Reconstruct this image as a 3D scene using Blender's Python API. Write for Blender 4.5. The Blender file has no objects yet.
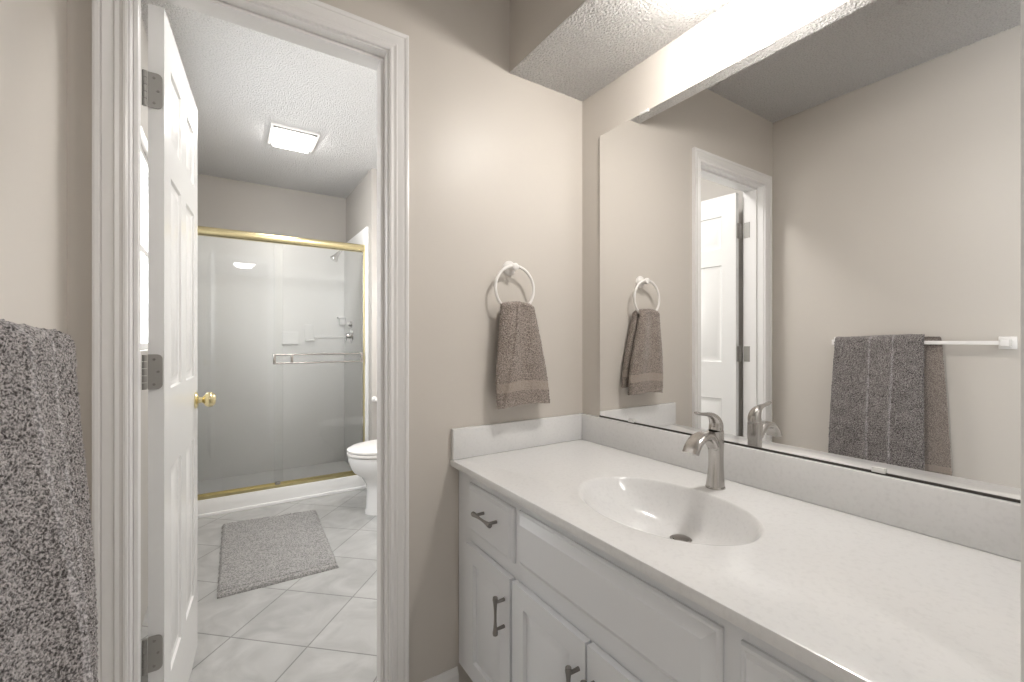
import bpy, bmesh, math, random
from mathutils import Vector, Matrix, noise
random.seed(7)
PI = math.pi
sc = bpy.context.scene
C = sc.collection

# ------------------------------------------------------------------ camera, world, exposure
CAMZ = 1.165
cam = bpy.data.cameras.new('camera'); cam_ob = bpy.data.objects.new('camera', cam); C.objects.link(cam_ob)
cam.sensor_width = 36; cam.lens = 36 * 441.0 / 1024; cam.shift_y = (339.9 - 341) / 1024
cam.clip_start = 0.02
cam_ob.location = (0, 0, CAMZ); cam_ob.rotation_euler = (PI / 2, 0, -math.radians(32.95))
sc.camera = cam_ob
w = bpy.data.worlds.new('world'); sc.world = w; w.use_nodes = True
w.node_tree.nodes['Background'].inputs[0].default_value = (0.93, 0.96, 1.0, 1)
w.node_tree.nodes['Background'].inputs[1].default_value = 1.0
sc.view_settings.view_transform = 'Standard'; sc.view_settings.look = 'None'
sc.view_settings.gamma = 1.0; sc.view_settings.use_curve_mapping = False
sc.view_settings.exposure = 0.30
sc.cycles.max_bounces = 12; sc.cycles.diffuse_bounces = 6; sc.cycles.glossy_bounces = 6
sc.cycles.transparent_max_bounces = 16; sc.cycles.sample_clamp_indirect = 6
sc.cycles.use_denoising = True


def area(name, loc, rot, sx, sy, power, col):
    l = bpy.data.lights.new(name, 'AREA'); l.shape = 'RECTANGLE'; l.size = sx; l.size_y = sy
    l.energy = power; l.color = col
    o = bpy.data.objects.new(name, l); C.objects.link(o); o.location = loc; o.rotation_euler = rot
    return o


# daylight outside the bathroom window; added fill through an unseen bedroom window
area('bathroom_daylight', (-0.47, 2.55, 1.58), (0, -PI / 2, 0), 0.9, 0.8, 24, (0.95, 0.98, 1))
area('bedroom_fill_daylight', (2.25, -1.1, 1.45), (0, PI / 2, 0), 1.6, 1.3, 42, (0.95, 0.98, 1))

# ------------------------------------------------------------------ dimensions (metres)
W = 1.189; XL = -0.288; D = 1.32; DB = 1.43          # mirror wall, left wall, door wall, its bathroom side
ZC = 2.42; ZS = 2.113; SX = W - 0.343                # ceiling, soffit underside, soffit front
ZT = 0.775; CX = 0.615; SB = 0.875                   # counter top, its front edge, splash top
BL = XL; BR = 1.42; BZ = 2.48                     # bathroom left, right walls, ceiling
SHX = 0.935; STUB = 3.42; YG = 3.565; YB = 4.28      # shower right wall, stub wall, glass, back wall
OL, OR_, OT = -0.184, 0.408, 2.034                   # doorway
YN = 0.105                                           # near end of the vanity alcove


# ------------------------------------------------------------------ materials
def mat(name, col, rough=0.5, metal=0.0, bump=None, mottle=None, spec=0.5, emit=None, coat=0):
    m = bpy.data.materials.new(name); m.use_nodes = True
    nt = m.node_tree; b = nt.nodes['Principled BSDF']
    b.inputs['Base Color'].default_value = (*col, 1); b.inputs['Roughness'].default_value = rough
    b.inputs['Metallic'].default_value = metal; b.inputs['Specular IOR Level'].default_value = spec
    b.inputs['Coat Weight'].default_value = coat
    if emit:
        b.inputs['Emission Color'].default_value = (*emit[0], 1); b.inputs['Emission Strength'].default_value = emit[1]
    tc = nt.nodes.new('ShaderNodeTexCoord')
    if mottle:
        sc_, c2, lo, hi = mottle
        n = nt.nodes.new('ShaderNodeTexNoise'); n.inputs['Scale'].default_value = sc_; n.inputs['Detail'].default_value = 4
        r = nt.nodes.new('ShaderNodeMapRange'); r.inputs[1].default_value = lo; r.inputs[2].default_value = hi
        x = nt.nodes.new('ShaderNodeMix'); x.data_type = 'RGBA'
        x.inputs[6].default_value = (*col, 1); x.inputs[7].default_value = (*c2, 1)
        nt.links.new(tc.outputs['Object'], n.inputs['Vector']); nt.links.new(n.outputs['Fac'], r.inputs[0])
        nt.links.new(r.outputs[0], x.inputs[0]); nt.links.new(x.outputs[2], b.inputs['Base Color'])
    if bump:
        sc_, st, di = bump
        n = nt.nodes.new('ShaderNodeTexNoise'); n.inputs['Scale'].default_value = sc_; n.inputs['Detail'].default_value = 3
        bp = nt.nodes.new('ShaderNodeBump'); bp.inputs['Strength'].default_value = st; bp.inputs['Distance'].default_value = di
        nt.links.new(tc.outputs['Object'], n.inputs['Vector']); nt.links.new(n.outputs['Fac'], bp.inputs['Height'])
        nt.links.new(bp.outputs[0], b.inputs['Normal'])
    return m


M = {}
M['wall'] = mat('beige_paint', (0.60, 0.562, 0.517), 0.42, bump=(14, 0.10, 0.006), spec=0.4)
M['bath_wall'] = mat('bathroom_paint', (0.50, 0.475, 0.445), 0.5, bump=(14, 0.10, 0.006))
M['white'] = mat('white_wall_paint', (0.78, 0.77, 0.75), 0.5)
M['trim'] = mat('white_trim_gloss', (0.80, 0.79, 0.785), 0.28)
M['door'] = mat('white_door_gloss', (0.80, 0.80, 0.795), 0.25)
M['cab'] = mat('cabinet_white', (0.77, 0.785, 0.81), 0.33)
M['counter'] = mat('cultured_marble', (0.76, 0.76, 0.76), 0.18, mottle=(110, (0.71, 0.71, 0.71), 0.5, 0.75), coat=0.2)
M['pop'] = mat('popcorn_ceiling', (0.88, 0.87, 0.86), 0.9, bump=(140, 1.0, 0.03), mottle=(150, (0.74, 0.73, 0.72), 0.48, 0.66))
M['nickel'] = mat('brushed_nickel', (0.50, 0.48, 0.46), 0.27, 1.0)
M['pull'] = mat('dark_nickel', (0.30, 0.285, 0.27), 0.30, 1.0)
M['hinge'] = mat('hinge_metal', (0.40, 0.39, 0.37), 0.5, 0.8)
M['chrome'] = mat('chrome', (0.72, 0.72, 0.72), 0.1, 1.0)
M['brass'] = mat('polished_brass', (0.80, 0.70, 0.42), 0.2, 1.0)
M['dullbrass'] = mat('satin_brass', (0.66, 0.58, 0.33), 0.35, 1.0)
M['porcelain'] = mat('porcelain', (0.86, 0.86, 0.86), 0.08, coat=0.5)
M['plastic'] = mat('white_plastic', (0.84, 0.82, 0.80), 0.3)
M['acrylic'] = mat('acrylic_white', (0.90, 0.90, 0.895), 0.42)
M['dark'] = mat('dark_gap', (0.05, 0.045, 0.04), 0.6)
M['mirror'] = mat('mirror_silver', (0.92, 0.92, 0.915), 0.0, 1.0)
M['lampglow'] = mat('lamp_glow', (0.9, 0.9, 0.9), 0.5, emit=((1.0, 0.97, 0.93), 20.0))
M['bulb'] = mat('bulb_glow', (0.9, 0.9, 0.9), 0.5, emit=((1.0, 0.955, 0.90), 290.0))
M['paper'] = mat('tissue', (0.85, 0.85, 0.84), 0.9)
M['carpet'] = mat('carpet', (0.50, 0.46, 0.41), 0.95, bump=(400, 0.8, 0.01))


def terry(name, c1, c2, s=320):
    m = bpy.data.materials.new(name); m.use_nodes = True; nt = m.node_tree; b = nt.nodes['Principled BSDF']
    b.inputs['Roughness'].default_value = 0.95; b.inputs['Specular IOR Level'].default_value = 0.1
    b.inputs['Sheen Weight'].default_value = 0.3; b.inputs['Sheen Roughness'].default_value = 0.5
    tc = nt.nodes.new('ShaderNodeTexCoord')
    n = nt.nodes.new('ShaderNodeTexNoise'); n.inputs['Scale'].default_value = s; n.inputs['Detail'].default_value = 2
    n2 = nt.nodes.new('ShaderNodeTexNoise'); n2.inputs['Scale'].default_value = s / 12
    r = nt.nodes.new('ShaderNodeMapRange'); r.inputs[1].default_value = 0.40; r.inputs[2].default_value = 0.60
    a = nt.nodes.new('ShaderNodeMath'); a.operation = 'MULTIPLY_ADD'; a.inputs[1].default_value = 0.88
    sb = nt.nodes.new('ShaderNodeMath'); sb.operation = 'MULTIPLY'; sb.inputs[1].default_value = 0.12
    x = nt.nodes.new('ShaderNodeMix'); x.data_type = 'RGBA'; x.inputs[6].default_value = (*c1, 1); x.inputs[7].default_value = (*c2, 1)
    L = nt.links.new
    L(tc.outputs['Object'], n.inputs['Vector']); L(tc.outputs['Object'], n2.inputs['Vector'])
    L(n.outputs['Fac'], a.inputs[0]); L(n2.outputs['Fac'], sb.inputs[0]); L(sb.outputs[0], a.inputs[2])
    L(a.outputs[0], r.inputs[0]); L(r.outputs[0], x.inputs[0]); L(x.outputs[2], b.inputs['Base Color'])
    bp = nt.nodes.new('ShaderNodeBump'); bp.inputs['Strength'].default_value = 0.7; bp.inputs['Distance'].default_value = 0.003
    L(n.outputs['Fac'], bp.inputs['Height']); L(bp.outputs[0], b.inputs['Normal'])
    return m


M['terry_gray'] = terry('grey_terry', (0.050, 0.044, 0.042), (0.40, 0.37, 0.36))
M['terry_brown'] = terry('taupe_terry', (0.17, 0.14, 0.122), (0.41, 0.355, 0.32), 330)
M['crest_sheen'] = terry('grey_terry_crest_sheen', (0.17, 0.16, 0.16), (0.52, 0.49, 0.49))  # lighter terry copy, a highlight painted on the pleat crests
M['band'] = terry('woven_band', (0.33, 0.275, 0.235), (0.42, 0.355, 0.31), 700)
M['rug'] = terry('grey_rug', (0.23, 0.225, 0.22), (0.43, 0.42, 0.41), 150)


def glass_mat():
    m = bpy.data.materials.new('clear_shower_glass'); m.use_nodes = True; nt = m.node_tree
    nt.nodes.remove(nt.nodes['Principled BSDF']); out = nt.nodes['Material Output']
    t = nt.nodes.new('ShaderNodeBsdfTransparent'); t.inputs[0].default_value = (0.988, 0.992, 0.99, 1)
    g = nt.nodes.new('ShaderNodeBsdfGlossy'); g.inputs['Roughness'].default_value = 0.02
    f = nt.nodes.new('ShaderNodeFresnel'); f.inputs[0].default_value = 1.5
    x = nt.nodes.new('ShaderNodeMixShader')
    nt.links.new(f.outputs[0], x.inputs[0]); nt.links.new(t.outputs[0], x.inputs[1]); nt.links.new(g.outputs[0], x.inputs[2])
    nt.links.new(x.outputs[0], out.inputs[0])
    return m


M['glass'] = glass_mat()


def tile_mat():
    m = bpy.data.materials.new('grey_diagonal_tile'); m.use_nodes = True; nt = m.node_tree; b = nt.nodes['Principled BSDF']
    L = nt.links.new
    tc = nt.nodes.new('ShaderNodeTexCoord'); mp = nt.nodes.new('ShaderNodeMapping'); mp.vector_type = 'TEXTURE'
    mp.inputs['Location'].default_value = (0.015, 2.05, 0); mp.inputs['Rotation'].default_value = (0, 0, math.radians(47.5))
    mp.inputs['Scale'].default_value = (0.33, 0.33, 0.33)
    br = nt.nodes.new('ShaderNodeTexBrick'); br.offset = 0; br.squash = 1
    br.inputs['Scale'].default_value = 1; br.inputs['Mortar Size'].default_value = 0.009; br.inputs['Mortar Smooth'].default_value = 0.1
    br.inputs['Brick Width'].default_value = 1; br.inputs['Row Height'].default_value = 1
    br.inputs['Color1'].default_value = (0.46, 0.458, 0.45, 1); br.inputs['Color2'].default_value = (0.51, 0.508, 0.50, 1)
    br.inputs['Mortar'].default_value = (0.27, 0.268, 0.26, 1)
    n = nt.nodes.new('ShaderNodeTexNoise'); n.inputs['Scale'].default_value = 6; n.inputs['Detail'].default_value = 9; n.inputs['Distortion'].default_value = 1.2
    r = nt.nodes.new('ShaderNodeMapRange'); r.inputs[1].default_value = 0.35; r.inputs[2].default_value = 0.7; r.inputs[3].default_value = 0.84; r.inputs[4].default_value = 1.1
    x = nt.nodes.new('ShaderNodeMix'); x.data_type = 'RGBA'; x.blend_type = 'MULTIPLY'; x.inputs[0].default_value = 1
    L(tc.outputs['Object'], mp.inputs[0]); L(mp.outputs[0], br.inputs['Vector']); L(tc.outputs['Object'], n.inputs['Vector'])
    L(n.outputs['Fac'], r.inputs[0]); L(br.outputs['Color'], x.inputs[6]); L(r.outputs[0], x.inputs[7]); L(x.outputs[2], b.inputs['Base Color'])
    b.inputs['Roughness'].default_value = 0.35
    bp = nt.nodes.new('ShaderNodeBump'); bp.invert = True; bp.inputs['Distance'].default_value = 0.002; bp.inputs['Strength'].default_value = 0.6
    L(br.outputs['Fac'], bp.inputs['Height']); L(bp.outputs[0], b.inputs['Normal'])
    return m


M['tile'] = tile_mat()


# ------------------------------------------------------------------ helpers
def link(name, bm, m, parent=None, smooth=None):
    bmesh.ops.recalc_face_normals(bm, faces=bm.faces)
    me = bpy.data.meshes.new(name); bm.to_mesh(me); bm.free()
    for mm in (m if isinstance(m, (list, tuple)) else [m]):
        me.materials.append(mm)
    o = bpy.data.objects.new(name, me); C.objects.link(o)
    if parent: o.parent = parent
    if smooth is not None:
        me.polygons.foreach_set('use_smooth', [True] * len(me.polygons))
        me.set_sharp_from_angle(angle=math.radians(smooth))
    return o


def box(bm, x0, x1, y0, y1, z0, z1, bev=0, seg=2):
    r = bmesh.ops.create_cube(bm, size=1)
    for v in r['verts']:
        v.co = Vector(((x0 + x1) / 2 + v.co.x * (x1 - x0), (y0 + y1) / 2 + v.co.y * (y1 - y0), (z0 + z1) / 2 + v.co.z * (z1 - z0)))
    if bev:
        es = list({e for v in r['verts'] for e in v.link_edges})
        bmesh.ops.bevel(bm, geom=es, offset=bev, segments=seg, profile=0.5, affect='EDGES')


def nb(): return bmesh.new()


def boxes(*bs, bev=0):
    bm = nb()
    for b in bs: box(bm, *b, bev=bev)
    return bm


def tube(bm, pts, r, n=16, caps=True, closed=False, side=None, flat=None):
    """sweep of an ellipse along pts; r is a number or list of (a, b)"""
    pts = [Vector(p) for p in pts]; k = len(pts); rings = []
    prev = None
    for i, p in enumerate(pts):
        if closed: t = (pts[(i + 1) % k] - pts[i - 1]).normalized()
        else: t = (pts[min(i + 1, k - 1)] - pts[max(i - 1, 0)]).normalized()
        s = Vector(side) if side is not None else (prev if prev is not None else (Vector((0, 0, 1)) if abs(t.z) < 0.9 else Vector((1, 0, 0))))
        s = (s - t * s.dot(t)).normalized(); prev = s
        u = t.cross(s)
        a, b = (r[i] if isinstance(r, list) else (r, r))
        e = flat or 2.0
        ring = []
        for j in range(n):
            th = 2 * PI * j / n; c_, s_ = math.cos(th), math.sin(th)
            cc = math.copysign(abs(c_) ** (2 / e), c_); ss = math.copysign(abs(s_) ** (2 / e), s_)
            ring.append(bm.verts.new(p + s * cc * a + u * ss * b))
        rings.append(ring)
    m_ = k if closed else k - 1
    for i in range(m_):
        A, B = rings[i], rings[(i + 1) % k]
        for j in range(n):
            bm.faces.new((A[j], A[(j + 1) % n], B[(j + 1) % n], B[j]))
    if caps and not closed:
        bm.faces.new(rings[0]); bm.faces.new(rings[-1])
    return rings


def lathe(bm, prof, origin=(0, 0, 0), axis='Z', n=32):
    """prof: list of (radius, height) along the axis"""
    rings = []
    for r, h in prof:
        ring = []
        for j in range(n):
            a = 2 * PI * j / n; c, s = r * math.cos(a), r * math.sin(a)
            v = {'Z': (c, s, h), 'X': (h, c, s), 'Y': (c, h, s)}[axis]
            ring.append(bm.verts.new(Vector(origin) + Vector(v)))
        rings.append(ring)
    for A, B in zip(rings, rings[1:]):
        for j in range(n): bm.faces.new((A[j], A[(j + 1) % n], B[(j + 1) % n], B[j]))
    bm.faces.new(rings[0]); bm.faces.new(rings[-1])


def relief(us, vs, panels, loops, depth, f):
    """slab with relief panels: grid cuts us, vs; panels = cells with nested loops [(inset, height)];
    f(u, v, n) maps to space, n = 0 the face, -depth the back"""
    bm = nb(); cache = {}

    def V(u, v, n=0.0):
        k = (round(u, 5), round(v, 5), round(n, 5))
        if k not in cache: cache[k] = bm.verts.new(f(u, v, n))
        return cache[k]
    for i in range(len(us) - 1):
        for j in range(len(vs) - 1):
            a, b, c, d = us[i], us[i + 1], vs[j], vs[j + 1]
            if (i, j) in panels:
                prev = (a, b, c, d, 0.0)
                for ins, hh in loops:
                    cur = (a + ins, b - ins, c + ins, d - ins, hh)
                    P = [(prev[0], prev[2]), (prev[1], prev[2]), (prev[1], prev[3]), (prev[0], prev[3])]
                    Q = [(cur[0], cur[2]), (cur[1], cur[2]), (cur[1], cur[3]), (cur[0], cur[3])]
                    for k in range(4):
                        k2 = (k + 1) % 4
                        bm.faces.new((V(*P[k], prev[4]), V(*P[k2], prev[4]), V(*Q[k2], cur[4]), V(*Q[k], cur[4])))
                    prev = cur
                a, b, c, d, hh = prev
                bm.faces.new((V(a, c, hh), V(b, c, hh), V(b, d, hh), V(a, d, hh)))
            else:
                bm.faces.new((V(a, c), V(b, c), V(b, d), V(a, d)))
    # sides and back
    ring = [(u, vs[0]) for u in us] + [(us[-1], v) for v in vs[1:]] + [(u, vs[-1]) for u in us[-2::-1]] + [(us[0], v) for v in vs[-2:0:-1]]
    for k in range(len(ring)):
        p, q = ring[k], ring[(k + 1) % len(ring)]
        bm.faces.new((V(*p), V(*q), V(*q, -depth), V(*p, -depth)))
    bm.faces.new([V(*p, -depth) for p in ring])
    return bm


def thing(name, label, cat, loc=(0, 0, 0), group=None):
    o = bpy.data.objects.new(name, None); C.objects.link(o); o.location = loc; o.empty_display_size = 0.05
    return tag(o, label, cat, group)


def tag(o, label, cat, group=None):
    o['label'] = label; o['category'] = cat
    if group: o['group'] = group
    return o


def part(name, bm, m, root, smooth=40, label=None):
    """link a mesh built in world space under a root placed at its base"""
    base = Vector((0, 0, 0)); r = root
    while r: base += r.location; r = r.parent
    bmesh.ops.translate(bm, verts=bm.verts, vec=-base)
    o = link(name, bm, m, root, smooth)
    if label: o['label'] = label
    return o


def solo(name, bm, m, label, cat, smooth=40, group=None):
    return tag(link(name, bm, m, None, smooth), label, cat, group)


def struct(name, bm, m, label=None, smooth=None):
    o = link(name, bm, m, None, smooth); o['kind'] = 'structure'
    if label: o['label'] = label; o['category'] = name.split('_')[0]
    return o


# ------------------------------------------------------------------ setting: vanity room
T = 0.1
struct('floor', boxes((XL - T, BR + T, -0.02, YB + T, -0.06, 0)), M['tile'], 'pale grey stone-look tiles laid diagonally on the floor')
struct('wall_left', boxes((XL - T, XL, -0.02, D, 0, ZC)), M['wall'], 'beige side wall behind the towel bar')
struct('wall_right', boxes((W, W + T, -0.02, D, 0, ZC)), M['wall'], 'beige wall carrying the large mirror')
struct('wall_far', boxes((XL - T, OL - 0.012, D, DB, 0, BZ), (OR_ + 0.012, W + T, D, DB, 0, BZ), (OL - 0.012, OR_ + 0.012, D, DB, OT + 0.012, BZ)),
       [M['wall']], 'beige wall with the bathroom doorway and the towel ring')
struct('ceiling', boxes((XL - T, W + T, -0.02, D, ZC, ZC + 0.06)), M['pop'], 'textured white ceiling of the vanity room')
# soffit above the vanity: painted face, textured underside
struct('wall_soffit', boxes((SX, SX + 0.012, -0.02, D, ZS + 0.004, ZC)), M['wall'], 'beige boxed soffit face above the vanity')
LX, LY = 1.0, 0.64
struct('ceiling_soffit', boxes((SX, W, -0.02, D, ZS, ZS + 0.004)), M['pop'], 'textured white underside of the soffit')
# short return wall that ends the vanity on the near side
struct('wall_near', boxes((0.742, W + T, -0.02, YN - 0.001, 0, ZC)), M['trim'], 'white trimmed return wall at the near end of the vanity')
# bedroom behind the camera, with an added window opening to brighten the left wall
struct('floor_bedroom', boxes((-1.6, 2.0, -3.1, -0.02, -0.06, -0.001)), M['carpet'])
struct('ceiling_bedroom', boxes((-1.6, 2.0, -3.1, -0.02, ZC + 0.02, ZC + 0.08)), M['pop'])
struct('wall_bedroom_left', boxes((-1.7, -1.6, -3.1, 0.0, 0, ZC + 0.08), (-1.6, XL - T, -0.1, -0.02, 0, ZC + 0.02)), M['wall'])
struct('wall_bedroom_right', boxes((2.0, 2.1, -3.1, 0.0, 0, 0.65), (2.0, 2.1, -3.1, 0.0, 2.25, ZC + 0.08), (2.0, 2.1, -3.1, -1.75, 0.65, 2.25), (2.0, 2.1, -0.45, 0.0, 0.65, 2.25), (W + T, 2.0, -0.1, -0.02, 0, ZC + 0.02)), M['wall'])
struct('wall_bedroom_back', boxes((-1.7, 2.1, -3.2, -3.1, 0, ZC + 0.08)), M['wall'])


def sweep_profile(prof, path, mp):
    """prof (u outward, v proud); path = corner points with outward mitre dirs; mp(p2d, v) -> 3D"""
    bm = nb(); rings = []
    for (px, pz), (dx, dz) in path:
        rings.append([bm.verts.new(mp(px + dx * u, pz + dz * u, v)) for u, v in prof])
    for A, B in zip(rings, rings[1:]):
        for j in range(len(prof) - 1): bm.faces.new((A[j], A[j + 1], B[j + 1], B[j]))
        bm.faces.new((A[-1], A[0], B[0], B[-1]))
    bm.faces.new(rings[0]); bm.faces.new(rings[-1])
    return bm


CW = 0.058
prof = [(0, 0), (0, .009), (.003, .011), (.007, .011), (.010, .008), (.014, .0075), (.021, .0115), (.024, .0085), (.028, .009),
        (.036, .013), (.042, .0145), (.0445, .012), (.047, .0155), (.053, .0175), (.0575, .0165), (.058, .014), (.058, 0)]
rv = 0.004
cpath = [((OL - rv, 0), (-1, 0)), ((OL - rv, OT + rv), (-1, 1)), ((OR_ + rv, OT + rv), (1, 1)), ((OR_ + rv, 0), (1, 0))]
struct('trim_1', sweep_profile(prof, cpath, lambda x, z, v: Vector((x, D - v, z))), M['trim'], 'white moulded casing around the bathroom doorway', 25)
struct('trim_2', sweep_profile(prof, cpath, lambda x, z, v: Vector((x, DB + v, z))), M['trim'], None, 25)
# door jamb lining with its stop strip
struct('trim_3', boxes((OL - 0.012, OL, D, DB, 0, OT), (OR_, OR_ + 0.012, D, DB, 0, OT), (OL - 0.012, OR_ + 0.012, D, DB, OT, OT + 0.012)), M['trim'], 'white jamb lining inside the bathroom doorway')
bm = boxes((OL, OL + 0.010, D + 0.035, D + 0.07, 0, OT - 0.01), (OR_ - 0.010, OR_, D + 0.035, D + 0.07, 0, OT - 0.01), (OL, OR_, D + 0.035, D + 0.07, OT - 0.010, OT), bev=0.002)
struct('trim_4', bm, M['trim'], 'narrow door stop strip on the jamb')


def baseboard(name, x0, x1, y, sgn, label=None, h=0.088):
    """baseboard along X on the plane y, proud towards sgn"""
    pr_ = [(0, 0), (0.012, 0), (0.012, h - 0.02), (0.009, h - 0.012), (0.005, h - 0.004), (0.004, h), (0, h)]
    bm = nb(); R = [[bm.verts.new((x, y + sgn * a, b)) for a, b in pr_] for x in (x0, x1)]
    for j in range(len(pr_)): k = (j + 1) % len(pr_); bm.faces.new((R[0][j], R[0][k], R[1][k], R[1][j]))
    bm.faces.new(R[0]); bm.faces.new(R[1])
    struct(name, bm, M['trim'], label)


baseboard('baseboard_far', OR_ + CW + rv, 0.640, D, -1, 'low white baseboard beside the vanity')
baseboard('baseboard_stub', SHX, BR, STUB, -1)

# ------------------------------------------------------------------ setting: bathroom
struct('ceiling_bathroom', boxes((BL - T, BR + T, DB, YB + T, BZ, BZ + 0.06)), M['pop'], 'textured white bathroom ceiling')
wz0, wz1, wy0, wy1 = 1.12, 2.03, 2.17, 2.95
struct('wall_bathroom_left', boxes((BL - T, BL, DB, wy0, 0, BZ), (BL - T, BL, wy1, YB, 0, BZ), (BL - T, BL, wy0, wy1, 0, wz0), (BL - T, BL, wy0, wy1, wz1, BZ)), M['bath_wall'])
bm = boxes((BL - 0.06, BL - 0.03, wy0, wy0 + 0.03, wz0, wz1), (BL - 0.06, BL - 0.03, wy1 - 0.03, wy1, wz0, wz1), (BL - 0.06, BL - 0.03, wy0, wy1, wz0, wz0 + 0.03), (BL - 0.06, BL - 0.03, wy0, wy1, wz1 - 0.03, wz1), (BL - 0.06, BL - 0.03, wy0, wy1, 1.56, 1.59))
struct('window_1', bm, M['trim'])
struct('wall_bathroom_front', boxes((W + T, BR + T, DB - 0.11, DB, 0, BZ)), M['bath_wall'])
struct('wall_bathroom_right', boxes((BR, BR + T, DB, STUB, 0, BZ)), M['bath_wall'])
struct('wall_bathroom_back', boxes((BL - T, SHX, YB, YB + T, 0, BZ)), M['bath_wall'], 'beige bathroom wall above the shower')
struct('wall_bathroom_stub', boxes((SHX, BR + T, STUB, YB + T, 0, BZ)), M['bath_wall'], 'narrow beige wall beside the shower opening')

# ------------------------------------------------------------------ six-panel door, open into the bathroom
DW, DH, DT = 0.583, 2.015, 0.033
ang = math.radians(4.4)
dl = Vector((math.sin(ang), math.cos(ang), 0)); dn = Vector((math.cos(ang), -math.sin(ang), 0))
d0 = Vector((-0.135, 1.452, 0.012))


def dmap(u, v, n): return d0 + dl * u + dn * n + Vector((0, 0, v))


door = bpy.data.objects.new('door_1', None); C.objects.link(door); door.location = (-0.15, 1.452, 0.0)
door['kind'] = 'structure'; door['label'] = 'white six-panel door standing open into the bathroom'; door['category'] = 'door'
us = [0, 0.085, 0.245, 0.335, 0.498, DW]; vs = [0, 0.235, 0.80, 1.02, 1.60, 1.70, 1.895, DH]
pan = {(i, j) for i in (1, 3) for j in (1, 3, 5)}
lp = [(0.004, -0.006), (0.013, -0.008), (0.020, -0.0085), (0.036, -0.0025)]
bm = relief(us, vs, pan, lp, DT / 2, dmap)
bm2 = relief(us, vs, pan, lp, DT / 2, lambda u, v, n: dmap(u, v, -DT - n))
me_ = bpy.data.meshes.new('t'); bm2.to_mesh(me_); bm2.free(); bm.from_mesh(me_); bpy.data.meshes.remove(me_)
part('door_slab', bm, M['door'], door, 25)


def knob(side):
    bm = nb(); base = 0 if side > 0 else -DT
    P = [(0.031, 0), (0.031, 0.004), (0.026, 0.008), (0.012, 0.010), (0.010, 0.020), (0.014, 0.026), (0.024, 0.032), (0.0275, 0.042), (0.026, 0.052), (0.019, 0.060), (0.008, 0.063)]
    lathe(bm, [(r, side * h) for r, h in P], axis='X', n=28)
    bmesh.ops.transform(bm, verts=bm.verts, matrix=Matrix.Rotation(-ang, 4, 'Z'))
    bmesh.ops.translate(bm, verts=bm.verts, vec=dmap(DW - 0.055, 0.933, base))
    return bm


k1 = part('door_knob', knob(1), M['brass'], door, 50, 'round polished brass knob')
k2 = part('door_knob', knob(-1), M['brass'], door, 50)
for zc in (1.805, 1.083, 0.36):
    bm = nb()
    # leaf with rounded far corners on the door's hinge edge, plus knuckles
    hw, hh = 0.030, 0.045; r = 0.012; pts = [(0, -hh), (hw - r, -hh)]
    pts += [(hw - r + r * math.sin(a), -hh + r - r * math.cos(a)) for a in [PI / 8 * k for k in range(1, 5)]]
    pts += [(hw - r + r * math.cos(a), hh - r + r * math.sin(a)) for a in [PI / 8 * k for k in range(0, 5)]] + [(0, hh)]
    e0 = d0 + Vector((-0.033, 0, 0)); A = [bm.verts.new(Vector((e0.x + u, 1.4515, zc + v))) for u, v in pts]
    B = [bm.verts.new(Vector((e0.x + u, 1.4485, zc + v))) for u, v in pts]
    bm.faces.new(A); bm.faces.new(B)
    for j in range(len(pts)): k = (j + 1) % len(pts); bm.faces.new((A[j], A[k], B[k], B[j]))
    for q in range(5):
        if q % 2 == 0 or True:
            lathe(bm, [(0.0055, -hh + q * 0.018 + 0.0008), (0.0055, -hh + q * 0.018 + 0.0172)], (e0.x - 0.006, 1.4475, zc), n=14)
    h = part('hinge', bm, M['hinge'], door, 30)
    bm = nb()
    for u, v in ((0.013, -0.032), (0.021, 0), (0.013, 0.032)):
        lathe(bm, [(0.0035, 0), (0.003, -0.0012)], (e0.x + u, 1.4484, zc + v), 'Y', 12)
    part('screw', bm, M['pull'], h, 30)
    # jamb leaf
    part('hinge_jamb_leaf', boxes((OL, OL + 0.002, DB - 0.034, DB, zc - hh, zc + hh)), M['hinge'], door, 30)

# ------------------------------------------------------------------ wall mirror
mir = thing('wall_mirror', 'large frameless wall mirror above the vanity backsplash', 'mirror', (W - 0.003, 0.66, 0.882))
bm = nb(); box(bm, W - 0.006, W - 0.0005, YN, 1.216, 0.880, 1.933)
part('mirror_glass', bm, M['mirror'], mir, None)
part('bottom_channel', boxes((W - 0.008, W - 0.0005, YN, 1.216, 0.8755, 0.8805)), M['dark'], mir, None, 'thin dark strip along the bottom edge')
M['clip'] = mat('clear_clip', (0.75, 0.75, 0.74), 0.15)
for y, z in ((1.06, 0.882), (0.368, 0.882)):
    part('clip', boxes((W - 0.012, W - 0.006, y - 0.012, y + 0.012, z - 0.003, z + 0.008), bev=0.001), M['clip'], mir)
for y, z in ((1.005, 1.931), (0.60, 1.931)):
    part('clip', boxes((W - 0.010, W - 0.001, y - 0.018, y + 0.018, z - 0.003, z + 0.006), bev=0.001), M['clip'], mir)

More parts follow.
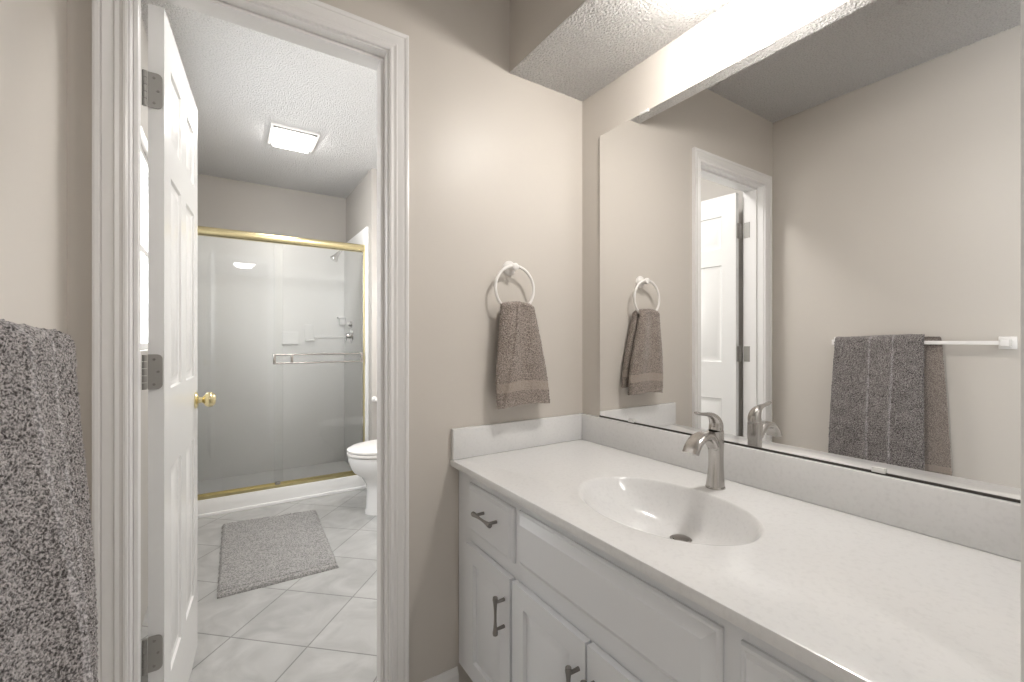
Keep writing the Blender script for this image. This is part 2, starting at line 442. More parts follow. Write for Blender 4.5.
# ------------------------------------------------------------------ vanity cabinet
FX = 0.645; PT = 0.018; XF = FX - PT          # face frame plane, front plane of doors
cab = thing('vanity_cabinet', 'white vanity cabinet with raised panel doors under the marble top', 'cabinet', (0.9, 0.7, 0))
bm = nb()
zt_ = ZT - 0.0245
box(bm, FX, W - 0.002, YN, YN + 0.018, 0.10, zt_); box(bm, FX, W - 0.002, 1.300, 1.318, 0.10, zt_)
box(bm, FX, W - 0.0122, YN + 0.0182, 1.2998, 0.10, 0.118); box(bm, W - 0.012, W - 0.002, YN + 0.0182, 1.2998, 0.10, zt_)
G = 0.0002
for ya, yb in ((YN + 0.0181, 0.135), (0.355, 0.405), (0.945, 0.990), (1.222, 1.2999)): box(bm, FX, FX + 0.019, ya, yb, 0.1182, zt_)
for ya, yb in ((0.405, 0.945), (0.990, 1.222)):
    box(bm, FX, FX + 0.019, ya + G, yb - G, 0.1182, 0.145); box(bm, FX, FX + 0.019, ya + G, yb - G, 0.525, 0.585); box(bm, FX, FX + 0.019, ya + G, yb - G, 0.710, zt_)
box(bm, FX, FX + 0.019, 0.675, 0.695, 0.145 + G, 0.525 - G)
for za, zb in ((0.1182, 0.145), (0.32, 0.35), (0.525, 0.585), (0.710, zt_)): box(bm, FX, FX + 0.019, 0.135 + G, 0.355 - G, za, zb)
box(bm, FX + 0.06, FX + 0.075, YN, 1.318, 0, 0.10)
part('body', bm, M['cab'], cab, None)


def front(y0, y1, z0, z1, kind):
    f = lambda u, v, n: Vector((XF - n, y0 + u, z0 + v))
    w_, h_ = y1 - y0, z1 - z0
    if kind == 'door':
        fr = 0.050
        bm = relief([0, fr, w_ - fr, w_], [0, fr, h_ - fr, h_], {(1, 1)}, [(0.003, -0.009), (0.010, -0.010), (0.036, -0.001)], PT - 0.0015, f)
    else:
        bm = relief([0, w_], [0, h_], {(0, 0)}, [(0.003, 0.003), (0.008, 0.003), (0.026, 0.016)] if kind == 'panel' else [(0.003, 0.004), (0.008, 0.005), (0.014, 0.010)], 0.005, lambda u, v, n: Vector((XF + (0.0128 if kind == 'drawer' else 0.0126) - n, y0 + u, z0 + v)))
    return bm


def pull(y, z, vertical, L=0.100):
    bm = nb(); ax = Vector((0, 0, 1)) if vertical else Vector((0, 1, 0))
    c = Vector((XF - 0.028, y, z)); N = 17
    pts = [c + ax * (L / 2 * (-1 + 2 * i / (N - 1))) for i in range(N)]
    rs = []
    for i in range(N):
        s = abs(-1 + 2 * i / (N - 1)); r = 0.0036 + 0.0050 * s ** 2.2
        if i in (0, N - 1): r *= 0.75
        rs.append((r, r))
    tube(bm, pts, rs, 14)
    for s in (-1, 1):
        p = c + ax * (s * L * 0.36)
        tube(bm, [p, p + Vector((0.028, 0, 0))], [(0.0040, 0.0040), (0.0048, 0.0048)], 12)
    return bm


specs = [('drawer', 0.976, 1.230, 0.572, 0.720, 'drawer', (1.083, 0.662, False)),
         ('door', 0.980, 1.235, 0.135, 0.534, 'door', (1.006, 0.432, True)),
         ('drawer_panel', 0.393, 0.953, 0.578, 0.722, 'panel', None),
         ('door', 0.688, 0.967, 0.135, 0.534, 'door', (0.708, 0.432, True)),
         ('door', 0.395, 0.681, 0.135, 0.534, 'door', (0.661, 0.432, True)),
         ('drawer', 0.125, 0.364, 0.572, 0.720, 'drawer', (0.245, 0.650, False)),
         ('drawer', 0.125, 0.364, 0.345, 0.534, 'drawer', (0.245, 0.44, False)),
         ('drawer', 0.125, 0.364, 0.135, 0.325, 'drawer', (0.245, 0.23, False))]
for nm, y0, y1, z0, z1, kd, hd in specs:
    o = part(nm, front(y0, y1, z0, z1, kd), M['cab'], cab, 25)
    if hd: part('handle', pull(*hd), M['pull'], o, 40, 'dark brushed nickel pull')
    if kd == 'door' and y1 > 1.2:
        for z in (0.19, 0.485):
            part('hinge', boxes((XF + 0.004, FX, y1 + 0.0005, y1 + 0.006, z - 0.022, z + 0.022)), M['hinge'], o, None)

# ------------------------------------------------------------------ counter with integral oval bowl and splashes
top = thing('marble_countertop', 'white cultured marble vanity top with integral oval basin', 'countertop', (0.9, 0.7, ZT - 0.024))
EX, EY, RA, RB = 0.868, 0.688, 0.160, 0.222
bm = nb()
NS = 96
def bowl_prof(s):   # s = 1 at the rim .. 0 at the drain; returns (scale, z)
    return s, ZT - 0.135 * (1 - s ** 2.6)
# flat top: ring between ellipse (rolled rim) and rectangle
x0, x1, y0, y1 = CX, W - 0.001, YN, D - 0.001
rect = []
for j in range(NS):
    a = 2 * PI * j / NS; dx, dy = math.cos(a) * RA, math.sin(a) * RB
    ts = []
    if dx > 1e-9: ts.append((x1 - EX) / dx)
    if dx < -1e-9: ts.append((x0 - EX) / dx)
    if dy > 1e-9: ts.append((y1 - EY) / dy)
    if dy < -1e-9: ts.append((y0 - EY) / dy)
    t = min(ts); rect.append([EX + dx * t, EY + dy * t])
for cx_, cy_ in ((x0, y0), (x0, y1), (x1, y0), (x1, y1)):
    k = min(range(NS), key=lambda i: (rect[i][0] - cx_) ** 2 + (rect[i][1] - cy_) ** 2); rect[k] = [cx_, cy_]
R0 = [bm.verts.new((*p, ZT)) for p in rect]
rings = [R0]
prof_b = [(1.04, 0.0), (1.015, -0.0012), (0.99, -0.005), (0.96, -0.014), (0.92, -0.027), (0.86, -0.043), (0.78, -0.060), (0.68, -0.075), (0.56, -0.087), (0.43, -0.095), (0.30, -0.0995), (0.18, -0.102), (0.14, -0.1025)]
DX, DY = 0.090, 0.0          # the drain sits slightly to the back
for s, dz in prof_b:
    k = (1 - s)
    rings.append([bm.verts.new((EX + DX * k + RA * s * math.cos(2 * PI * j / NS) , EY + RB * s * math.sin(2 * PI * j / NS) , ZT + dz)) for j in range(NS)])
for A, B in zip(rings, rings[1:]):
    for j in range(NS): bm.faces.new((A[j], A[(j + 1) % NS], B[(j + 1) % NS], B[j]))
bm.faces.new(rings[-1])
# rounded front edge and underside
be = [e for e in bm.edges if e.is_boundary]
def loop_at(z, ins):
    return [bm.verts.new((max(p[0], x0 + ins) if p[0] < x0 + 1e-4 else p[0], p[1], z)) for p in rect]
prevR = R0
for v in R0:
    if v.co.x < x0 + 1e-4: v.co.x = x0 + 0.004
for z, off in ((ZT - 0.0015, 0.001), (ZT - 0.005, 0.0), (ZT - 0.016, 0.0), (ZT - 0.022, 0.002), (ZT - 0.024, 0.006)):
    cur = [bm.verts.new((x0 + off if p[0] < x0 + 1e-4 else p[0], p[1], z)) for p in rect]
    for j in range(NS): bm.faces.new((prevR[j], prevR[(j + 1) % NS], cur[(j + 1) % NS], cur[j]))
    prevR = cur
part('counter_slab', bm, M['counter'], top, 35)
bm = nb(); box(bm, W - 0.019, W - 0.0005, YN, D - 0.0005, ZT + 0.0003, SB, bev=0.003)
part('backsplash', bm, M['counter'], top, 35)
bm = nb(); box(bm, CX + 0.002, W - 0.0192, D - 0.019, D - 0.0005, ZT + 0.0003, SB, bev=0.003)
part('side_splash', bm, M['counter'], top, 35)
bm = nb(); dx_ = EX + DX * 0.87
lathe(bm, [(0.022, -0.108), (0.026, -0.1015), (0.023, -0.100), (0.020, -0.1015), (0.0195, -0.098), (0.012, -0.095), (0.002, -0.094)], (dx_ - 0.003, EY, ZT), n=28)
part('drain', bm, M['pull'], top, 40, 'round metal pop-up drain')

# ------------------------------------------------------------------ faucet
def catm(P, n=5):
    out = []
    for i in range(len(P) - 1):
        p0, p1, p2, p3 = P[max(i - 1, 0)], P[i], P[i + 1], P[min(i + 2, len(P) - 1)]
        for k in range(n):
            t = k / n
            out.append(tuple(0.5 * (2 * b + (c - a) * t + (2 * a - 5 * b + 4 * c - d) * t * t + (3 * b - a - 3 * c + d) * t ** 3) for a, b, c, d in zip(p0, p1, p2, p3)))
    out.append(P[-1]); return out
fx, fy = 1.085, 0.686
fau = thing('faucet', 'brushed nickel single-handle faucet behind the basin', 'faucet', (fx, fy, ZT))
bm = nb()
lathe(bm, [(0.0245, 0.0005), (0.0245, 0.003), (0.0235, 0.005)], (fx, fy, ZT), n=32)
pts = []; rs = []
for i in range(19):
    s = i / 18; z = ZT + 0.004 + 0.147 * s
    a = 0.0225 - 0.0050 * math.sin(min(1, s * 1.3) * PI * 0.75) + 0.001 * s
    pts.append((fx + 0.003 * math.sin(s * PI), fy, z))
    rs.append((a, a * 0.95))
tube(bm, pts, rs, 28, side=(1, 0, 0), flat=2.6)
part('body', bm, M['nickel'], fau, 50)
bm = nb()
sp = catm([(0.004, 0.090, 0.011, 0.014), (-0.008, 0.112, 0.0125, 0.0165), (-0.022, 0.130, 0.0120, 0.0185), (-0.041, 0.1405, 0.0105, 0.0200), (-0.063, 0.1405, 0.0095, 0.0212), (-0.083, 0.132, 0.0088, 0.0220), (-0.098, 0.118, 0.0085, 0.0225), (-0.106, 0.104, 0.0085, 0.0222)], 5)
tube(bm, [(fx + c[0], fy, ZT + c[1]) for c in sp], [(c[2], c[3]) for c in sp], 24, side=(-0.6, 0, 1), flat=3.0)
part('spout', bm, M['nickel'], fau, 50)
bm = nb()
path = [(0.001, 0.1495), (0.004, 0.160), (0.003, 0.170), (-0.003, 0.181), (-0.014, 0.190), (-0.030, 0.1955), (-0.048, 0.198), (-0.066, 0.2005), (-0.079, 0.2035), (-0.083, 0.2045)]
rr = [(0.0178, 0.0172), (0.0182, 0.0180), (0.016, 0.0172), (0.0125, 0.0155), (0.009, 0.0125), (0.0060, 0.0095), (0.0045, 0.0082), (0.0042, 0.0082), (0.0042, 0.0078), (0.002, 0.005)]
cm = catm([(a + b) for a, b in zip([tuple(p) for p in path], [tuple(r) for r in rr])], 4)
tube(bm, [(fx + c[0], fy, ZT + c[1]) for c in cm], [(max(c[2], .001), max(c[3], .001)) for c in cm], 22, side=(1, 0, 0.4))
part('lever', bm, M['nickel'], fau, 50)

# ------------------------------------------------------------------ towel ring and hand towel
rx, rz = 0.842, 1.343; ry = D - 0.040; RR = 0.079
ring = thing('towel_ring', 'white towel ring mounted on the wall between doorway and mirror', 'towel ring', (rx, D - 0.002, 1.42))
bm = nb(); lathe(bm, [(0.026, -0.0005), (0.026, -0.005), (0.0235, -0.009), (0.014, -0.012), (0.0105, -0.016), (0.010, -0.033), (0.013, -0.036), (0.013, -0.045), (0.009, -0.048), (0.002, -0.049)], (rx, D, rz + RR - 0.003), 'Y', 28)
part('post', bm, M['plastic'], ring, 45)
bm = nb(); tube(bm, [(rx + RR * math.sin(a), ry - 0.004 * math.cos(a) * 0, rz + RR * math.cos(a)) for a in [2 * PI * k / 56 for k in range(56)]], 0.0052, 14, closed=True, side=(0, 1, 0))
part('ring', bm, M['plastic'], ring, 60)


def fuzz(p, amp, s=300.0, seed=0.0):
    return amp * (noise.noise(Vector((p[0] * s + seed, p[1] * s, p[2] * s))) + 0.5 * noise.noise(Vector((p[0] * s * 2.3, p[1] * s * 2.3 + seed, p[2] * s * 2.3))))


def cloth(bm, f, nu, nv, amp, s=300.0, matf=None, seed=0.0):
    """sheet f(u, v) with both sides closed by thickness handled in f; u, v in 0..1, periodic in u"""
    G = [[Vector(f(i / nu, j / nv)) for i in range(nu)] for j in range(nv + 1)]
    N = [[None] * nu for _ in range(nv + 1)]
    for j in range(nv + 1):
        for i in range(nu):
            du = G[j][(i + 1) % nu] - G[j][i - 1]; dv = G[min(j + 1, nv)][i] - G[max(j - 1, 0)][i]
            n = du.cross(dv); N[j][i] = n.normalized() if n.length > 1e-12 else Vector((0, 0, 0))
    V = [[bm.verts.new(G[j][i] + N[j][i] * fuzz(G[j][i], amp, s, seed)) for i in range(nu)] for j in range(nv + 1)]
    for j in range(nv):
        for i in range(nu):
            k = (i + 1) % nu
            fc = bm.faces.new((V[j][i], V[j][k], V[j + 1][k], V[j + 1][i]))
            if matf: fc.material_index = matf((i + .5) / nu, (j + .5) / nv)
    bm.faces.new(V[0]); bm.faces.new(V[-1])


def smooth01(t): t = max(0, min(1, t)); return t * t * (3 - 2 * t)


# hand towel: folded bundle through the ring; u runs around the flattened loop, v from top to hem
def ht_layer(front):
    zt = rz - RR + 0.034
    ztop, zbot = zt, (0.938 if front else 0.965)
    yo = -1 if front else 1; sw = 1.0 if front else 0.86

    def f(u, v):
        th = 2 * PI * u
        # width grows towards the hem
        wv = 0.062 + 0.049 * smooth01(v * 1.05) + 0.004 * math.sin(v * 5)
        cxv = rx + 0.0 + 0.028 * v
        thick = 0.0125 + 0.003 * math.sin(PI * min(1, v * 1.1))
        e = 0.45
        cx_ = math.copysign(abs(math.cos(th)) ** 0.8, math.cos(th)); sy = math.copysign(abs(math.sin(th)) ** e, math.sin(th))
        x = cxv + wv * cx_ * sw + (0 if front else 0.012)
        fold = 0.008 * (1 - 0.4 * v) * math.sin((cx_ * 2.3 + 0.5 + 0.4 * v) * 2.2) * (0.3 + v * (1 - v) * 3)
        y = ry + yo * (0.0165 + 0.001 * v) + thick * sy + fold * (1 if front else 0.6)
        if front:   # a flap laid over the left half
            y -= 0.007 * smooth01((cx_ - (-0.15 - 0.75 * v)) / 0.07) - 0.004
        if v < 0.06:
            q = v / 0.06; y = ry + (y - ry) * (0.35 + 0.65 * math.sqrt(q)); z = ztop + 0.007 * math.sqrt(max(0, 1 - (1 - q) ** 2)) - 0.007 - (zbot < 0) * 0
            z = ztop - 0.012 * (1 - math.sqrt(max(0, 1 - (1 - q) ** 2)) * 0) * q + 0.0
        else:
            z = ztop - 0.012 - (ztop - 0.012 - zbot) * (v - 0.06) / 0.94
        z += 0.006 * v * math.cos(cx_ * 2.0) - 0.010 * v * cx_ * (-0.2) - (1 - v) * 0.010 * (cx_ ** 2)
        return (x, min(y, D - 0.006), z)
    return f


def ht_mat(u, v): return 1 if 0.775 < v < 0.865 else 0


bm = nb(); cloth(bm, ht_layer(True), 190, 250, 0.0026, 210, ht_mat)
cloth(bm, ht_layer(False), 150, 200, 0.0022, 260, ht_mat, 5.0)
solo('hand_towel', bm, [M['terry_brown'], M['band']], 'taupe terry hand towel with a woven band, hanging through the white ring', 'towel', 60)

# ------------------------------------------------------------------ towel bar and bath towel on the left wall
bx, bz, by0, by1 = XL + 0.058, 1.153, 0.405, 0.985
bar = thing('towel_bar', 'white towel bar on the left wall, seen in the mirror', 'towel bar', (XL + 0.002, 0.695, bz))
part('bar', boxes((bx - 0.008, bx + 0.008, by0, by1, bz - 0.008, bz + 0.008), bev=0.002), M['plastic'], bar)
for y in (by0, by1):
    bm = nb(); box(bm, XL + 0.0005, XL + 0.012, y - 0.026, y + 0.026, bz - 0.026, bz + 0.026, bev=0.003)
    box(bm, XL + 0.010, bx + 0.014, y - 0.013, y + 0.013, bz - 0.014, bz + 0.014, bev=0.003)
    part('bracket', bm, M['plastic'], bar)


def bt_path(s):
    """front of the towel from the hem up over the bar; s in 0..1 -> (x offset from the bar, z)"""
    return s


def bath_front(u, v):
    # u around a flattened loop along Y (front face then back face), v from the bar top to the hem
    th = 2 * PI * u
    c = math.cos(th); s = math.sin(th)
    cy = math.copysign(abs(c) ** 0.75, c); sx = math.copysign(abs(s) ** 0.4, s)
    yc = 0.812 + 0.010 * v; hw = 0.168 + 0.020 * v
    y = yc + hw * cy
    zt = bz + 0.027 + 0.010 * smooth01((0.95 - y) / 0.25); zb = 0.40
    z = zt - (zt - zb) * (v ** 1.0)
    drop = (zt - z)
    thick = 0.0115
    g = smooth01(drop / 0.5)
    # soft vertical folds
    def pleat(y0, amp):
        q = y - y0
        return amp * math.exp(q / 0.045) if q < 0 else amp * math.exp(-q / 0.007)
    f1 = pleat(0.750, 0.030); f2 = pleat(0.838, 0.026)
    wav = 0.006 * math.sin(y * 34 + 1.2 * g) * g
    x = bx + 0.0185 + 0.022 * g + (f1 + f2) * (0.2 + 0.8 * g) + wav + thick * sx
    if drop < 0.030:
        q = drop / 0.030; a = math.acos(max(-1, min(1, 1 - q)))
        x = bx + (x - bx) * math.sin(max(a, 0.15))
    if z < bz + 0.010: x = max(x, bx + 0.0105)
    return (x, y, z)


def bath_back(u, v):
    th = 2 * PI * u; c = math.cos(th); s = math.sin(th)
    cy = math.copysign(abs(c) ** 0.75, c); sx = math.copysign(abs(s) ** 0.4, s)
    y = 0.787 + 0.192 * cy - 0.022 * v * (1 - cy) / 2 * 1.6
    zt = bz + 0.026; z = zt - (zt - 0.47) * v; drop = zt - z
    x = bx - 0.022 - 0.012 * smooth01(drop / 0.3) + 0.009 * sx + 0.003 * math.sin(y * 40) * smooth01(drop / .3)
    if drop < 0.028:
        q = drop / 0.028; a = math.acos(max(-1, min(1, 1 - q))); x = bx + (x - bx) * math.sin(max(a, 0.15))
    if z < bz + 0.010: x = min(x, bx - 0.0105)
    return (max(x, XL + 0.004), y, z)


def bb_mat(u, v): return 1 if (0.80 < v < 0.84) else 0


towel = thing('bath_towel', 'long thick grey terry bath towel draped over the bar on the left wall', 'towel', (bx, 0.8, 0.40))
def bf_mat(u, v):   # paints a light sheen into the colour along each pleat crest
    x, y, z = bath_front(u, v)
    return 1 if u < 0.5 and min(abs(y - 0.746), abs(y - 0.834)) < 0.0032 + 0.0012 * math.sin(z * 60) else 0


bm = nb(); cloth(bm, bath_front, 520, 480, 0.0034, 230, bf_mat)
part('front_fold', bm, [M['terry_gray'], M['crest_sheen']], towel, 70)
bm = nb(); cloth(bm, bath_back, 260, 260, 0.0026, 230, bb_mat, 9.0)
part('back_fold', bm, [M['terry_brown'], M['band']], towel, 70, 'browner rear fold of the towel against the wall')

# ------------------------------------------------------------------ vanity lamp under the soffit (just above the frame)
lamp = thing('soffit_lamp', 'small round lamp under the soffit above the vanity', 'ceiling light', (LX, LY, ZS))
bm = nb(); lathe(bm, [(0.062, -0.0003), (0.062, -0.006), (0.052, -0.009), (0.040, -0.009)], (LX, LY, ZS), n=40)
part('base', bm, M['plastic'], lamp, 40)
bm = nb(); lathe(bm, [(0.038, -0.0092), (0.044, -0.014), (0.046, -0.022), (0.042, -0.031), (0.030, -0.038), (0.014, -0.0415), (0.002, -0.042)], (LX, LY, ZS), n=32)
part('bulb', bm, M['bulb'], lamp, 60)

# added unseen fill light inside the doorway, lifts the lower part of the shower
fl = thing('bathroom_fill_light', 'added unseen round fill light on the bathroom ceiling just inside the doorway', 'ceiling light', (0.62, 1.78, BZ))
bm = nb(); lathe(bm, [(0.14, -0.0005), (0.14, -0.015), (0.125, -0.019)], (0.62, 1.78, BZ), n=40)
part('base', bm, M['nickel'], fl, 40)
M['bathroom_fill_glow'] = mat('bathroom_fill_glow', (0.9, 0.9, 0.9), 0.5, emit=((1.0, 0.98, 0.95), 72.0))
bm = nb(); lathe(bm, [(0.12, -0.0195), (0.118, -0.030), (0.09, -0.052), (0.05, -0.064), (0.005, -0.067)], (0.62, 1.78, BZ), n=40)
part('shade', bm, M['bathroom_fill_glow'], fl, 60)

# added fill lamp on the bathroom's right wall, unseen, brightens the door face
sn = thing('fill_globe_lamp', 'added unseen globe fill lamp on the right wall of the bathroom', 'fill lamp', (BR - 0.001, 2.78, 1.50))
bm = nb(); lathe(bm, [(0.055, 0), (0.055, -0.012), (0.035, -0.02), (0.018, -0.03), (0.018, -0.07), (0.04, -0.078)], (BR - 0.0005, 2.78, 1.50), 'X', 28)
part('wall_plate', bm, M['nickel'], sn, 40)
M['fill_globe_glow'] = mat('fill_globe_glow', (0.9, 0.9, 0.9), 0.5, emit=((1.0, 0.98, 0.95), 35.0))
bm = nb(); lathe(bm, [(0.04 , -0.0785)] + [(0.085 * math.sin(a), -0.148 + 0.085 * math.cos(a)) for a in [PI * (0.16 + 0.82 * k / 12) for k in range(13)]], (BR - 0.0005, 2.78, 1.50), 'X', 28)
part('globe', bm, M['fill_globe_glow'], sn, 60)

# added unseen fill lamp behind the camera, lights the door wall
bl = thing('bedroom_fill_light', 'added unseen round fill light on the bedroom ceiling behind the camera', 'ceiling light', (0.25, -1.3, ZC + 0.02))
bm = nb(); lathe(bm, [(0.17, -0.0005), (0.17, -0.02), (0.155, -0.024)], (0.25, -1.3, ZC + 0.02), n=40)
part('base', bm, M['nickel'], bl, 40)
M['bedroom_fill_glow'] = mat('bedroom_fill_glow', (0.9, 0.9, 0.9), 0.5, emit=((1.0, 0.97, 0.93), 30.0))
bm = nb(); lathe(bm, [(0.15, -0.0245), (0.148, -0.04), (0.12, -0.075), (0.07, -0.095), (0.005, -0.10)], (0.25, -1.3, ZC + 0.02), n=40)
part('shade', bm, M['bedroom_fill_glow'], bl, 60)

# ------------------------------------------------------------------ bathroom ceiling light
lt = thing('ceiling_fan_light', 'square lit fan light on the bathroom ceiling', 'ceiling light', (0.365, 3.19, BZ))
bm = nb(); box(bm, 0.228, 0.502, 3.02, 3.345, BZ - 0.014, BZ - 0.0005, bev=0.003)
part('housing', bm, M['plastic'], lt)
part('vent_slot', boxes((0.242, 0.488, 3.030, 3.050, BZ - 0.017, BZ - 0.0142)), M['dark'], lt, None, 'dark louvred slot')
bm = nb()
f = relief([0, 0.220], [0, 0.250], {(0, 0)}, [(0.003, 0.012), (0.010, 0.018), (0.018, 0.020)], 0.002, lambda u, v, n: Vector((0.255 + u, 3.062 + v, BZ - 0.0165 - n)))
part('diffuser', f, M['lampglow'], lt, 40)

# ------------------------------------------------------------------ shower
sh = thing('shower_enclosure', 'white shower with brass-framed sliding glass doors', 'shower', (0.16, 3.6, 0))
BLs = BL + 0.0005; SR = SHX - 0.0005
bm = nb()
box(bm, BLs, SR, 3.535, 3.64, 0, 0.113, bev=0.008)
box(bm, BLs, SR, 3.522, 3.536, 0, 0.022, bev=0.003)
box(bm, BLs, SR, 3.63, YB - 0.001, 0, 0.05)
part('shower_base', bm, M['acrylic'], sh)
ST = 2.05
bm = nb()
box(bm, BLs + 0.018, SR - 0.018, YB - 0.020, YB - 0.001, 0.05, ST, bev=0.004)
box(bm, SR - 0.018, SR, 3.50, YB - 0.001, 0.05, ST, bev=0.004)
box(bm, BLs, BLs + 0.018, 3.50, YB - 0.001, 0.05, ST, bev=0.004)
part('surround', bm, M['acrylic'], sh)
bm = nb()
box(bm, 0.40, 0.53, YB - 0.060, YB - 0.018, 1.125, 1.14, bev=0.004); box(bm, 0.40, 0.53, YB - 0.030, YB - 0.018, 1.12, 1.235, bev=0.006)
box(bm, 0.58, 0.655, YB - 0.055, YB - 0.018, 1.155, 1.17, bev=0.004); box(bm, 0.58, 0.655, YB - 0.030, YB - 0.018, 1.15, 1.30, bev=0.006)
box(bm, 0.66, SR - 0.018, YB - 0.034, YB - 0.018, 1.18, 1.20, bev=0.005)
part('moulded_ledge', bm, M['acrylic'], sh)
bm = nb(); box(bm, SR - 0.085, SR - 0.016, YB - 0.085, YB - 0.018, 1.36, 1.376, bev=0.005); box(bm, SR - 0.07, SR - 0.016, YB - 0.07, YB - 0.018, 1.30, 1.362, bev=0.01)
part('corner_shelf', bm, M['acrylic'], sh)
# frame
bm = nb(); tube(bm, [(BLs, YG - 0.003, 1.885), (SR - 0.018, YG - 0.003, 1.885)], [(0.030, 0.030)] * 2, 20, side=(0, 0, 1), flat=3.2)
part('header_rail', bm, M['brass'], sh, 40, 'polished brass header rail')
bm = nb(); box(bm, BLs, SR - 0.018, YG - 0.026, YG + 0.028, 0.1135, 0.134, bev=0.003); box(bm, BLs, SR - 0.018, YG - 0.003, YG + 0.003, 0.13, 0.145)
part('bottom_track', bm, M['dullbrass'], sh, 30, 'brass bottom track')
for xa, xb in ((SR - 0.030, SR - 0.018), (BLs + 0.018, BLs + 0.030)):
    part('side_rail', boxes((xa, xb, YG - 0.022, YG + 0.022, 0.113, 1.87), bev=0.002), M['dullbrass'], sh)
gy1, gy2 = YG - 0.013, YG + 0.012
p1 = part('glass_panel', boxes((0.285, SR - 0.032, gy1 - 0.003, gy1 + 0.003, 0.140, 1.86)), M['glass'], sh, None)
p2 = part('glass_panel', boxes((BLs + 0.030, 0.345, gy2 - 0.003, gy2 + 0.003, 0.140, 1.86)), M['glass'], sh, None)
part('panel_edge', boxes((SR - 0.036, SR - 0.031, gy1 - 0.006, gy1 + 0.006, 0.14, 1.86)), M['chrome'], p1, None)
bm = nb(); yb_ = gy1 - 0.045
for z in (1.060, 1.000):
    tube(bm, [(0.275, yb_, z), (0.895, yb_, z)], 0.0065, 12)
for x in (0.285, 0.395, 0.885):
    box(bm, x - 0.009, x + 0.009, yb_ - 0.006, yb_ + 0.006, 0.994, 1.066, bev=0.002)
for x in (0.285, 0.885):
    tube(bm, [(x, yb_, 1.03), (x, gy1 - 0.003, 1.03)], 0.007, 12)
part('towel_rail', bm, M['nickel'], p1, 40, 'double chrome towel rail')
part('guide_clip', boxes((0.292, 0.325, gy1 - 0.012, gy1 + 0.010, 0.134, 0.152), bev=0.002), M['nickel'], sh)
# shower head, valve
bm = nb(); lathe(bm, [(0.028, -0.0), (0.026, -0.006), (0.012, -0.010)], (SR - 0.0182, 3.95, 1.95), 'X', 24)
tube(bm, catm([(SR - 0.02, 3.95, 1.95), (SR - 0.06, 3.95, 1.955), (SR - 0.11, 3.95, 1.93), (SR - 0.135, 3.95, 1.90)], 5), 0.0085, 12)
hdw = part('shower_arm', bm, M['chrome'], sh)
bm = nb(); tube(bm, [(SR - 0.130, 3.95, 1.908), (SR - 0.142, 3.95, 1.890), (SR - 0.150, 3.95, 1.878), (SR - 0.170, 3.95, 1.848), (SR - 0.174, 3.95, 1.842)], [(0.013, 0.013), (0.015, 0.015), (0.018, 0.018), (0.034, 0.034), (0.032, 0.032)], 24)
part('shower_head', bm, M['chrome'], hdw)
bm = nb(); lathe(bm, [(0.062, 0), (0.060, -0.006), (0.030, -0.012), (0.024, -0.03), (0.022, -0.05), (0.012, -0.054)], (SR - 0.0182, 3.98, 1.20), 'X', 32)
vl = part('shower_valve', bm, M['chrome'], sh)
bm = nb(); tube(bm, [(SR - 0.062, 3.98, 1.205), (SR - 0.066, 3.98, 1.17), (SR - 0.072, 3.98, 1.13)], [(0.010, 0.012), (0.007, 0.010), (0.005, 0.008)], 14, side=(1, 0, 0))
part('lever', bm, M['chrome'], vl)
bm = nb(); lathe(bm, [(0.030, 0), (0.028, -0.008), (0.020, -0.03), (0.010, -0.034)], (SR - 0.0182, 3.98, 1.30), 'X', 24)
part('diverter', bm, M['chrome'], vl)

# ------------------------------------------------------------------ toilet, facing left
tl = thing('toilet', 'white toilet beside the shower, half hidden by the door casing', 'toilet', (1.05, 3.02, 0))
TY = 3.02


def egg(xf, xb, hw, z, n=48, p=2.0):
    """oval in plan, rounder towards the front (-X)"""
    out = []
    xm = xf + (xb - xf) * 0.55
    for j in range(n):
        a = 2 * PI * j / n; c, s = math.cos(a), math.sin(a)
        L = (xm - xf) if c < 0 else (xb - xm)
        out.append(Vector((xm + L * c, TY + hw * s, z)))
    return out


def loft(bm, secs):
    R = [[bm.verts.new(v) for v in s] for s in secs]
    for A, B in zip(R, R[1:]):
        for j in range(len(A)): k = (j + 1) % len(A); bm.faces.new((A[j], A[k], B[k], B[j]))
    bm.faces.new(R[0]); bm.faces.new(R[-1])


bm = nb()
loft(bm, [egg(0.782, 1.28, 0.130, 0.0), egg(0.782, 1.28, 0.130, 0.02), egg(0.790, 1.26, 0.122, 0.035), egg(0.795, 1.24, 0.112, 0.15), egg(0.788, 1.22, 0.112, 0.20),
          egg(0.76, 1.20, 0.125, 0.245), egg(0.710, 1.19, 0.155, 0.285), egg(0.685, 1.18, 0.172, 0.33), egg(0.675, 1.175, 0.180, 0.375), egg(0.676, 1.17, 0.180, 0.392), egg(0.69, 1.16, 0.168, 0.398)])
box(bm, 1.10, 1.36, TY - 0.11, TY + 0.11, 0.20, 0.40, bev=0.02)
part('bowl', bm, M['porcelain'], tl, 50)
bm = nb(); loft(bm, [egg(0.680, 1.12, 0.178, 0.400), egg(0.668, 1.125, 0.186, 0.404), egg(0.668, 1.125, 0.186, 0.416), egg(0.675, 1.12, 0.180, 0.420)])
part('seat', bm, M['plastic'], tl, 50)
bm = nb(); loft(bm, [egg(0.680, 1.13, 0.178, 0.4235), egg(0.668, 1.14, 0.187, 0.428), egg(0.668, 1.14, 0.187, 0.438), egg(0.69, 1.12, 0.172, 0.449), egg(0.76, 1.06, 0.12, 0.454)])
part('lid', bm, M['plastic'], tl, 50)
bm = nb(); box(bm, 1.165, 1.375, TY - 0.21, TY + 0.21, 0.402, 0.74, bev=0.02)
tk = part('tank', bm, M['porcelain'], tl, 50)
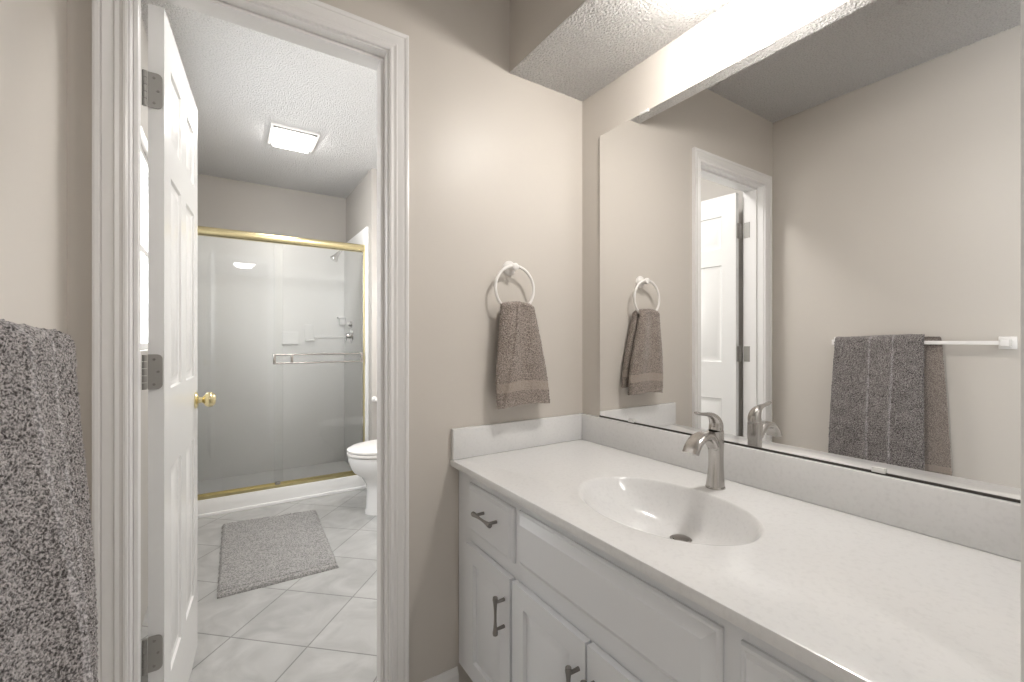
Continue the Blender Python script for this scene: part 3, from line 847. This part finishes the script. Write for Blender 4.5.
part('tank_lid', boxes((1.155, 1.385, TY - 0.22, TY + 0.22, 0.742, 0.775), bev=0.008), M['porcelain'], tl, 50)
part('flush_lever', boxes((1.13, 1.146, TY - 0.18, TY - 0.10, 0.665, 0.68), (1.14, 1.168, TY - 0.185, TY - 0.165, 0.66, 0.685), bev=0.004), M['chrome'], tl)

# toilet paper holder on the stub wall
tp = thing('toilet_paper_holder', 'white toilet paper holder on the narrow wall above the toilet', 'toilet paper holder', (0.965, STUB - 0.001, 0.69))
for x in (0.955, 1.09):
    bm = nb(); lathe(bm, [(0.022, 0), (0.020, -0.008), (0.010, -0.014), (0.009, -0.05), (0.012, -0.056), (0.012, -0.068), (0.004, -0.072)], (x, STUB - 0.0005, 0.71), 'Y', 20)
    part('post', bm, M['plastic'], tp)
bm = nb(); tube(bm, [(0.956, STUB - 0.062, 0.71), (1.09, STUB - 0.062, 0.71)], 0.007, 14)
part('roller', bm, M['plastic'], tp)
bm = nb(); rg = [[bm.verts.new((x, STUB - 0.062 + r * math.cos(2 * PI * j / 32), 0.699 + r * math.sin(2 * PI * j / 32))) for j in range(32)] for x, r in ((0.974, 0.019), (0.974, 0.046), (1.072, 0.046), (1.072, 0.019))]
for A, B in zip(rg, rg[1:] + rg[:1]):
    for j in range(32): bm.faces.new((A[j], A[(j + 1) % 32], B[(j + 1) % 32], B[j]))
solo('toilet_roll', bm, M['paper'], 'white paper roll on the toilet paper holder', 'toilet roll')

# ------------------------------------------------------------------ bath rug
cor = [Vector((-0.035, 2.385, 0)), Vector((0.482, 2.372, 0)), Vector((0.512, 3.235, 0)), Vector((-0.020, 3.305, 0))]
bm = nb(); NU, NV = 190, 300; V = []
for j in range(NV + 1):
    row = []
    for i in range(NU + 1):
        u, v = i / NU, j / NV
        p = (cor[0] * (1 - u) + cor[1] * u) * (1 - v) + (cor[3] * (1 - u) + cor[2] * u) * v
        e = min(u * 0.52, (1 - u) * 0.52, v * 0.87, (1 - v) * 0.87)
        rag = 0.006 * noise.noise(Vector((p.x * 30, p.y * 30, 0))) + 0.004 * noise.noise(Vector((p.x * 110, p.y * 110, 3)))
        if u in (0, 1): p.x += rag
        if v == 1: p.y += rag * 2.0 + 0.010 * math.sin(u * 9)
        h = 0.016 * min(1, math.sqrt(max(e, 0) / 0.012))
        groove = 0.012 * math.exp(-((v * 0.87 - 0.032) / 0.0045) ** 2)
        z = 0.002 + h - groove
        if e > 0 and v * 0.87 > 0.034: z += fuzz(p, 0.0042, 130) + 0.004 * noise.noise(Vector((p.x * 14, p.y * 14, 7)))
        row.append(bm.verts.new((p.x, p.y, max(z, 0.001))))
    V.append(row)
for j in range(NV):
    for i in range(NU): bm.faces.new((V[j][i], V[j][i + 1], V[j + 1][i + 1], V[j + 1][i]))
bd = [V[0][i] for i in range(NU + 1)] + [V[j][NU] for j in range(1, NV + 1)] + [V[NV][i] for i in range(NU - 1, -1, -1)] + [V[j][0] for j in range(NV - 1, 0, -1)]
lo = [bm.verts.new((v.co.x, v.co.y, 0.0003)) for v in bd]
for k in range(len(bd)):
    k2 = (k + 1) % len(bd); bm.faces.new((bd[k], bd[k2], lo[k2], lo[k]))
bm.faces.new(lo)
solo('bath_rug', bm, M['rug'], 'grey plush bath rug lying on the bathroom tiles before the shower', 'rug', 70)
